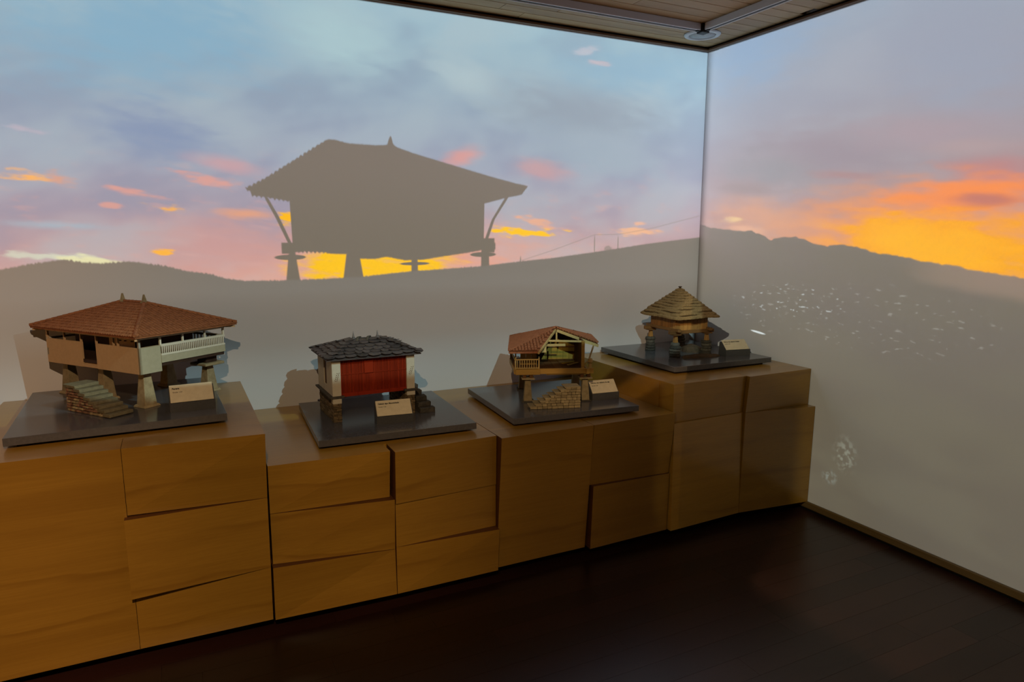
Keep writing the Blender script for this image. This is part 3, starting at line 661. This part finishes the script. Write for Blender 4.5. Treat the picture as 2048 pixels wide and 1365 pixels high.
# ---------------------------------------------------------------- granary with red slats and slate roof (cabazo)
def granary_slate():
    t = thing('granary_model', 'model granary with red slatted sides, cream end walls and grey slate roof', 'model house', (-2.700, -.588, S2), radians(1.5))
    A, B = .405, .295; zp, zl, zt = .118, .127, .306; pw = .040
    for xa in (0, A-pw):
        box('pier_core', xa+.003, xa+pw-.003, .003, B-.003, 0, zp, 'mortar', t)
        z = 0
        while z < zp-.03:
            hh = R.uniform(.006, .010)
            for side in (0, 1):
                y_ = 0
                while y_ < B-.004:
                    L = R.uniform(.018, .042); ye = min(y_+L, B); xs = xa if side == 0 else xa+pw-.012
                    stone('pier_stone', xs+(R.uniform(-.0015, .001) if side == 0 else 0), xs+.012+(R.uniform(-.001, .0015) if side else 0), y_+.0006, ye-.0006, z, z+hh-.0007, 'stone_pier', t, .0008); y_ = ye
            x = xa
            while x < xa+pw-.002:
                L = R.uniform(.014, .03); xe = min(x+L, xa+pw); 
                if xa+pw-xe < .006: xe = xa+pw
                stone('pier_stone', x+.0005, xe-.0005, -.002+R.uniform(-.001,.001), .010, z, z+hh-.0007, 'stone_pier', t, .0008); x = xe
            z += hh
        box('pier_head', xa-.001, xa+pw+.001, -.003, .03, z, zp, 'whitewash', t, .001)
        box('pier_head', xa+.001, xa+pw-.001, .03, B, z, zp, 'stone_pier', t, .001)
        box('ledge_slab', xa-.016, xa+pw+.014, -.012, B+.012, zp, zl, 'stone_dark', t, .0015)
    # cream end walls with corner pilasters
    for k, xa in enumerate((0, A-pw)):
        xo = xa if k == 0 else xa+pw-.014
        box('end_wall', xo, xo+.014, .02, .115, zl, zt, 'whitewash', t); box('end_wall', xo, xo+.014, .17, B-.02, zl, zt, 'whitewash', t)
        box('end_wall', xo, xo+.014, .115, .17, zl, zl+.035, 'whitewash', t); box('door_leaf', xo+.004, xo+.011, .115, .17, zl+.035, zt, 'brown_board', t)
        box('pilaster', xa-.001, xa+pw, -.003, .030, zl, zt, 'whitewash', t, .001); box('pilaster', xa-.001, xa+pw, B-.03, B+.003, zl, zt, 'whitewash', t, .001)
        # painted leaf sprig on the pilaster
        V, F = [], []
        for q in range(5):
            for sgn in (-1, 1):
                cx_ = xa+.017+q*.0026+sgn*.0042; cz = zl+.075+q*.0085; a = len(V); an = .9 if sgn > 0 else 2.2
                for (du, dv) in ((-.005,0),(0,.0016),(.005,0),(0,-.0016)): V.append((cx_+du*cos(an)-dv*sin(an), -.0036, cz+du*sin(an)+dv*cos(an)))
                F.append((a, a+1, a+2, a+3))
        raw('painted_sprig', V, F, 'brown_board', t)
    # red slatted sides
    for yy, s in ((.008, 1), (B-.014, -1)):
        box('back_board', pw, A-pw, yy+.004, yy+.007, zl-.004, zt, 'brown_board', t)
        me = None; n = 46; wv = (A-2*pw)/n
        for k in range(n):
            o = box('slat', .0004, wv-.0010, 0, .004, 0, zt-zl-.006, 'red_wood', t) if me is None else link('slat', me, t)
            me = o.data; o.location = (pw+k*wv, yy, zl+.006)
        for z0, h in ((zl-.008, .018), (zl+.098, .004), (zt-.014, .014)): box('slat_rail', pw, A-pw, yy-.003, yy+.004, z0, z0+h, 'red_wood', t)
    box('shutter', .155, .200, .003, .008, zl+.098, zt-.02, 'red_wood', t, .001)
    box('floor_board', .01, A-.01, .01, B-.01, zl-.004, zl+.002, 'brown_board', t)
    # slate roof
    ov = .027; ze = .3065; zr = .368; E = [(-ov,-ov,ze), (A+ov,-ov,ze), (A+ov,B+ov,ze), (-ov,B+ov,ze)]; y_ = B/2; Ra, Rb = (.135, y_, zr), (.275, y_, zr)
    raw('roof_deck', E+[Ra, Rb]+[(x, q, z-.006) for x, q, z in E], [(0,1,5,4), (1,2,5), (2,3,4,5), (3,0,4), (6,7,1,0)[::-1], (7,8,2,1)[::-1], (8,9,3,2)[::-1], (9,6,0,3)[::-1], (6,7,8,9)], 'slate', t)
    for (p0, p1, p2, p3) in ((E[0], E[1], Rb, Ra), (E[1], E[2], Rb, Rb), (E[2], E[3], Ra, Rb), (E[3], E[0], Ra, Ra)):
        p0, p1, p2, p3 = [Vector(p) for p in (p0, p1, p2, p3)]
        u = p1-p0; W_ = u.length; u.normalize(); v = (p2+p3)/2-p0; v -= u*v.dot(u); Hh = v.length; v.normalize(); n = u.cross(v); n = n if n.z > 0 else -n
        s0, s1 = (p3-p0).dot(u), (p2-p0).dot(u); rows = 6; l = Hh/rows
        for j in range(rows):
            f = j/rows; a, b_ = s0*f, W_-(W_-s1)*f; s = a-.008+R.uniform(-.012, 0)
            while s < b_-.004:
                w = R.uniform(.034, .062); w = min(w, b_+.012-s)
                if w > .012:
                    cen = p0+u*(s+w/2)+v*(j*l+l*.55)+n*(.004+R.uniform(0, .0018)); hw, hl = w/2, l*.74+R.uniform(-.003, .004)
                    out = [(-hw, .8*hl), (-hw*.98, -.55*hl+R.uniform(-.003,.003)), (-hw*.5, -hl), (hw*.45, -hl*.95+R.uniform(-.002,.002)), (hw*.97, -.55*hl), (hw, .8*hl)]
                    V = []
                    for th in (0, .0032):
                        for (du, dv) in out: V.append(u*du + v*dv + n*(th + (.0045 if dv < 0 else -.001)))
                    m_ = len(out); F = [tuple(range(m_))[::-1], tuple(range(m_, 2*m_))]+[(k, (k+1) % m_, m_+(k+1) % m_, m_+k) for k in range(m_)]
                    o = raw('slate', V, F, 'slate', t); o.location = cen
                s += w+.001
    box('ridge_slab', Ra[0]-.018, Rb[0]+.018, y_-.016, y_+.016, zr, zr+.006, 'stone_dark', t, .002)
    for xx, rr in ((.165, -.5), (.215, -.7)):
        beam('ridge_stone', (xx-.012, y_-.035, zr-.004), (xx, y_-.01, zr+.012), .012, .008, 'stone_dark', t, .002); beam('ridge_stone', (xx, y_-.012, zr+.011), (xx+.02, y_+.02, zr+.008), .012, .008, 'stone_dark', t, .002)
    for x in (.145, .266):
        f = lathe('finial', [(.0075, 0), (.0055, .008), (.0028, .022), (.0005, .034)], 10, 'zinc', t, (x, y_, zr+.008)); lathe('finial_base', [(.012, 0), (.011, .004)], 10, 'zinc', f, (x, y_, zr+.005))
    s = thing('stone_stairs', 'five dark stone steps at the end of the red granary', 'stairs', (-2.700, -.588, S2), radians(1.5))
    for i in range(5):
        stone('step', A+.018, A+.098-.011*i, -.028+.033*i, -.028+.033*i+.045, .0235*i, .0235*(i+1), 'stone_dark', s, .003)
        if i: stone('step_core', A+.020, A+.090-.011*i, -.020+.033*i, .165, 0, .0235*i-.001, 'stone_dark', s, .001)
granary_slate()

# ---------------------------------------------------------------- cutaway pine granary
def granary_cutaway():
    t = thing('granary_model', 'cutaway model granary of yellow pine with open front and orange red tiles', 'model house', (-1.681, -.615, S2), radians(-21.7))
    D = .29; PX = .308; zb0, zb1 = .150, .178
    for (px, py) in ((0,0), (PX,0), (0,D), (PX,D)):
        p = taper('pillar', px, py, .046, .028, .006, .124, 'stone_tan', t, .0015); box('pillar_foot', px-.032, px+.032, py-.030, py+.030, 0, .007, 'stone_dark', p, .001)
        box('cap_stone', px-.034, px+.034, py-.034, py+.034, .124, .131, 'stone_tan', t, .001)
        box('wood_block', px-.028, px-.010, py-.020, py+.020, .131, zb0, 'brown_board', t); box('wood_block', px+.008, px+.026, py-.020, py+.020, .131, zb0, 'brown_board', t)
    # platform beams
    beam('platform_beam', (-.066, -.020, .164), (.064, -.020, .164), .016, .030, 'pine', t, .001)
    beam('platform_beam', (.062, -.012, .165), (.350, -.012, .165), .016, .028, 'pine', t, .001)
    beam('platform_beam', (-.06, D+.02, .164), (.355, D+.02, .164), .016, .028, 'pine', t, .001)
    beam('platform_beam', (.318, -.03, .164), (.318, D+.04, .164), .016, .028, 'pine', t, .001); beam('platform_beam', (-.066, -.012, .164), (-.066, D+.02, .164), .016, .028, 'pine', t, .001)
    beam('under_beam', (.10, -.004, .147), (.33, -.004, .147), .010, .006, 'pine', t)
    for k in range(9): box('floor_board', -.062+k*.0415, -.062+k*.0415+.0405, -.004, D+.012, .174, .180, 'brown_board', t)
    # rear wall boards, right wall, gallery back wall
    for k in range(7):
        a = .060+k*.0335; box('wall_board', a, a+.0328, D-.035, D-.027, .18, .352-abs(a+.016-.165)*.36, 'pine_green', t, .0008)
    for k in range(7): box('wall_board', .292, .300, -.002+k*.0365, -.002+k*.0365+.036, .18, .325, 'brown_board', t)
    box('corner_post', .286, .302, -.012, .004, .15, .325, 'pine', t, .001)
    for k in range(3): box('wall_board', -.030+k*.030, -.030+k*.030+.029, .100, .107, .18, .295, 'pine', t)
    for k in range(3): box('wall_board', .054, .060, .100+k*.055, .100+k*.055+.054, .18, .31, 'pine', t)
    for k in range(3): box('wall_board', .056+k*.0145, .056+k*.0145+.014, .004, .011, .262, .313, 'pine_pale', t, .0006)
    box('crossbar', .062, .292, D-.040, D-.034, .248, .256, 'oak_beam', t); box('crossbar', .062, .19, D-.040, D-.034, .203, .208, 'brown_board', t)
    beam('tie_beam', (.098, .030, .322), (.300, .030, .316), .010, .010, 'pine_pale', t, .001); beam('tie_beam', (.098, .035, .297), (.205, .035, .297), .010, .013, 'pine_pale', t, .001)
    beam('king_post', (.160, .06, .318), (.160, .06, .362), .008, .009, 'pine_pale', t) 
    beam('loose_plank', (.225, .06, .184), (.285, .10, .190), .016, .004, 'pine_pale', t); beam('loose_plank', (.20, .10, .184), (.27, .14, .187), .014, .004, 'pine_green', t)
    # gallery railing
    box('gallery_rail', -.066, .060, -.018, -.010, .226, .232, 'pine_pale', t, .0006); box('gallery_rail', -.066, .060, -.017, -.011, .181, .186, 'pine_pale', t)
    me = None
    for k in range(10):
        o = box('baluster', -.0018, .0018, -.016, -.012, .184, .228, 'pine_pale', t) if me is None else link('baluster', me, t)
        me = o.data; o.location = (-.056+k*.0125, 0, 0)
    for x in (-.070, .054): box('gallery_post', x, x+.007, -.018, -.010, .178, .245 if x > 0 else .29, 'pine_pale', t)
    box('gallery_rail', -.072, -.066, -.01, D, .226, .232, 'pine_pale', t); box('gallery_post', -.072, -.066, D-.006, D, .178, .30, 'pine_pale', t)
    me = None
    for k in range(12):
        o = box('baluster', -.071, -.067, -.002, .002, .184, .228, 'brown_board', t) if me is None else link('baluster', me, t)
        me = o.data; o.location = (0, .012+k*.024, 0)
    box('gallery_rail', -.072, .056, D-.006, D, .222, .245, 'brown_board', t)
    me = None
    for k in range(6):
        o = box('window_bar', -.0014, .0014, D-.006, D-.002, .243, .29, 'pine_pale', t) if me is None else link('window_bar', me, t)
        me = o.data; o.location = (-.060+k*.0135, 0, 0)
    # roof: back, left and part of the front slope; right slope cut through the middle
    ap = Vector((.166, .130, .374)); el = -.108; er = .410; ef = -.082; eb = .385; zl_, zr_ = .283, .290
    FL, BL, BR = Vector((el, ef, zl_)), Vector((el+.045, eb, zl_+.006)), Vector((er, eb, zr_)); CUT = Vector((.046, ef, .283)); RC = Vector((er-.012, .112, .289))
    dz = Vector((0,0,-.009))
    V = [FL, BL, BR, RC, ap, CUT]; V += [p+dz for p in V]
    raw('roof_deck', V, [(0,4,1), (1,4,2), (2,4,3), (0,5,4), (7,10,6), (8,10,7), (9,10,8), (10,11,6), (0,1,7,6)[::-1], (1,2,8,7)[::-1], (2,3,9,8)[::-1], (3,4,10,9)[::-1], (4,5,11,10)[::-1], (5,0,6,11)[::-1]], 'tile_red', t)
    def up_(p, k=.004): return p+Vector((0,0,k))
    tile_field('roof_tiles', (up_(BL), up_(FL), up_(ap), up_(ap)), .0165, .022, 'tile_red', t)
    tile_field('roof_tiles', (up_(FL), up_(Vector((er, ef, .285))), up_(ap), up_(ap)), .0165, .022, 'tile_red', t, keep=lambda p: (p-FL).x*(ap.y-ef) < ((CUT.x-el)*(ap.y-ef)+(p.y-ef)*(ap.x-CUT.x))-.002)
    tile_field('roof_tiles', (up_(BR), up_(BL), up_(ap), up_(ap)), .0165, .022, 'tile_red', t)
    tile_field('roof_tiles', (up_(RC), up_(BR), up_(ap), up_(ap)), .0165, .022, 'tile_red', t)
    ridge_row('ridge_tiles', up_(FL, .006), up_(ap, .008), .006, .02, 'tile_red', t); ridge_row('ridge_tiles', up_(BL, .006), up_(ap, .008), .006, .02, 'tile_red', t)
    ridge_row('ridge_tiles', up_(BR, .006), up_(ap, .008), .006, .02, 'tile_red', t)
    # tile ends standing along the cut
    for k in range(15):
        p = ap.lerp(RC, (k+.6)/15.2); o = lathe('tile_end', [(.0052, -.012), (.0052, .012)], 8, 'tile', t, (0,0,0)); o.location = p+Vector((0, -.002, .006)); o.rotation_euler = (pi/2, 0, 0)
    beam('fascia', ap+Vector((.004,-.012,-.010)), RC+Vector((0,-.012,-.010)), .006, .015, 'pine_pale', t); beam('fascia', ap+Vector((-.002,-.010,-.008)), CUT+Vector((0,-.004,-.008)), .008, .010, 'pine_pale', t)
    hexa('eave_board', [RC+Vector((-.075,-.012,.006)), RC+Vector((.004,-.012,-.016)), RC+Vector((.004,-.006,-.016)), RC+Vector((-.075,-.006,.006)), RC+Vector((-.075,-.012,.018)), RC+Vector((-.012,-.012,.0)), RC+Vector((-.012,-.006,.0)), RC+Vector((-.075,-.006,.018))], 'pine_pale', t)
    for k in range(4): beam('rafter', ap+Vector((.02+.055*k, .02+.03*k, -.02-.02*k)), BR+Vector((-.06-.07*k*.2, -.02-.05*k, -.02)), .006, .007, 'brown_board', t)
    # props at the right hand side
    beam('prop', (.318, -.014, .208), (.362, .06, .290), .0045, .0045, 'pine_pale', t); beam('prop', (.322, -.006, .205), (.372, .085, .288), .0045, .0045, 'pine_pale', t)
    lathe('beam_pin', [(.010, 0), (.013, .006), (.013, .016), (.009, .024), (.003, .027)], 12, 'pine_pale', t, (.334, -.008, .206)); box('pin_shaft', .327, .341, -.014, -.002, .15, .208, 'pine_pale', t, .001)
    beam('prop', (.302, -.016, .20), (.314, -.016, .215), .004, .004, 'pine', t)
    # wedge of stone steps
    s = thing('stone_stairs', 'tan stone stair block with squared masonry in front of the pine granary', 'stairs', (-1.681, -.615, S2), radians(-21.7+4))
    x0, x1, yf, yb = -.020, .246, -.176, -.098; n = 8; tot = .112; hs = tot/n
    for i in range(n):
        xa = x0+.004+i*.026; z = hs*i
        box('core', xa+.006, x1-.004, yf+.006, yb-.002, z, z+hs, 'mortar', s)
        stone('tread', xa-.004, xa+.030 if i < n-1 else x1-.002, yf-.001, yb+.002, z+hs-.005, z+hs+.001, 'stone_tan', s, .0012)
        x = xa
        while x < x1-.004:
            L = R.uniform(.018, .036); xe = x+L
            if x1-xe < .012: xe = x1
            stone('facing_stone', x+.0007, xe-.0007, yf-.001+R.uniform(-.001,.001), yf+.008, z+.0006, z+hs-.0008, 'stone_tan', s, .0011)
            x = xe
    z = 0
    while z < tot-.01:
        y_ = yf
        while y_ < yb-.006: L = R.uniform(.018,.03); stone('facing_stone', x1-.008, x1, y_, min(y_+L, yb), z, z+hs-.001, 'stone_tan', s, .001); y_ += L+.001
        z += hs
granary_cutaway()

# ---------------------------------------------------------------- thatched granary
def granary_thatched():
    t = thing('granary_model', 'small square model granary with layered straw thatch on stone stacks', 'model house', (-.503, -.410, S4), radians(-3))
    hx, hy = .117, .130
    for (sx, sy) in ((-1,-1), (1,-1), (-1,1), (1,1)):
        px, py = sx*hx, sy*hy; z = 0
        for k in range(5):
            h = R.uniform(.015, .021); w = .036-.0016*k+R.uniform(-.003, .003); o = lathe('pad_stone', [(w*.92, 0), (w*1.04, h*.3), (w, h*.75), (w*.85, h)], 9, 'stone_dark', t, (px+R.uniform(-.003,.003), py+R.uniform(-.003,.003), z), False, R.uniform(0, 1)); z += h*.98
        taper('post', px, py, .024, .017, z, .132, 'oak', t, .001); box('post_cap', px-.026, px+.026, py-.024, py+.024, .132, .139, 'oak_beam', t, .0015)
    for s_ in (-1, 1):
        beam('beam', (-hx-.048, s_*hy, .150), (hx+.048, s_*hy, .150), .022, .022, 'oak_beam', t, .002)
        beam('beam', (s_*hx, -hy-.040, .162), (s_*hx, hy+.040, .162), .022, .018, 'oak_beam', t, .002)
    box('floor_board', -hx, hx, -hy, hy, .158, .166, 'oak_beam', t)
    for s_ in (-1, 1):
        n = 9
        for k in range(n):
            w = 2*hx/n; x = -hx+k*w; box('wall_plank', x+.0006, x+w-.0006, s_*hy-.004+R.uniform(-.001,.001), s_*hy+.004, .158+R.uniform(-.003,.002), .262, 'oak', t, .0008)
        n = 10
        for k in range(n):
            w = 2*hy/n; y_ = -hy+k*w; box('wall_plank', s_*hx-.004+R.uniform(-.001,.001), s_*hx+.004, y_+.0006, y_+w-.0006, .152+R.uniform(-.003,.002), .262, 'oak', t, .0008)
    # thatch in overlapping layers
    L = 11; ex, ey = .168, .190; z0, z1 = .238, .404
    def rad(th, f, ax, ay, p):
        c_, s_ = abs(cos(th)), abs(sin(th)); return 1.0/((c_/ax)**p+(s_/ay)**p)**(1/p)
    N = 96
    for k in range(L):
        f0 = k/L; f1 = min((k+1.25)/L, .995); p0 = 9-6.2*f0
        cur = lambda f: (1-f)**1.02*(1.0) 
        V, F = [], []; ph = R.uniform(0, 6)
        rings = [(f0, -.002, .0085, -.004), (f0, .007, .0085, .004), (f1, .003, -.001, 0.0), (f1, -.004, -.008, 0.0), (f0+.01, -.006, -.010, 0.0)]
        for (f, dz_, sc_, wv) in rings:
            for q in range(N):
                th = 2*pi*q/N; a = max(cur(f), .01); r_ = rad(th, f, ex*a+.003, ey*a+.003, p0)+sc_
                r_ *= 1+.010*sin(7*th+ph)+.006*sin(17*th+ph*2)+R.uniform(-.006,.006)
                zz = z0+(z1-z0)*(f**.93)+dz_+.0030*sin(4*th+ph)*(1-f)+R.uniform(-.0010,.0010)
                V.append((r_*cos(th), r_*sin(th), zz))
        for j in range(len(rings)):
            for q in range(N): F.append((j*N+q, j*N+(q+1) % N, ((j+1) % len(rings))*N+(q+1) % N, ((j+1) % len(rings))*N+q))
        lay = raw('thatch_layer', V, F, 'thatch', t)
        if k:   # dark ring on each lower lip, binding cord and lip shade in one colour
            Vb, Fb = [], []
            for q in range(N):
                b_ = Vector(V[q]); o_ = Vector((b_.x, b_.y, 0)).normalized()
                Vb += [b_+o_*.0016+Vector((0,0,.0034)), b_+o_*.0018+Vector((0,0,-.0034)), b_-o_*.007+Vector((0,0,-.0040))]
            for q in range(N):
                r2 = (q+1) % N
                for j in range(3): Fb.append((q*3+j, r2*3+j, r2*3+(j+1) % 3, q*3+(j+1) % 3))
            raw('binding', Vb, Fb, 'cord', lay)
    lathe('crown_tuft', [(.010, 0), (.007, .006), (.006, .010), (.012, .016), (.011, .018)], 10, 'cord', t, (0, 0, z1-.006))
    # rock bed
    def rock(name, label, cx, cy, rx, ry, h, rot):
        n, m_ = 40, 6; V, F = [], []; ph = [R.uniform(0, 6) for _ in range(4)]
        for j in range(m_+1):
            f = j/m_; rr = (1, .985, .93, .8, .6, .33, .04)[j]; zz = h*(0, .3, .62, .84, .93, 1.0, .97)[j]
            for q in range(n):
                th = 2*pi*q/n; w = 1+.10*sin(3*th+ph[0])+.06*sin(5*th+ph[1])+.03*sin(11*th+ph[2])+R.uniform(-.015,.015)
                V.append((rx*rr*w*cos(th), ry*rr*w*sin(th), max(0, zz*(1+.18*sin(2*th+ph[3])*f)+(R.uniform(-.0015,.0015) if j else 0))))
        for j in range(m_):
            for q in range(n): F.append((j*n+q, j*n+(q+1) % n, (j+1)*n+(q+1) % n, (j+1)*n+q))
        F.append(tuple(m_*n+q for q in range(n))); F.append(tuple(range(n))[::-1])
        o = raw(name, V, F, 'rock', None); o.location = (cx, cy, S4); o.rotation_euler = (0,0,rot); tag(o, label, 'rock'); return o
    rock('rock_bed', 'flat brown rock lying under the front of the thatched granary', -.500, -.610, .130, .034, .016, radians(-8))
    rock('rock', 'rounded brown rock between the stone stacks under the thatched granary', -.415, -.425, .055, .075, .040, .5)
granary_thatched()
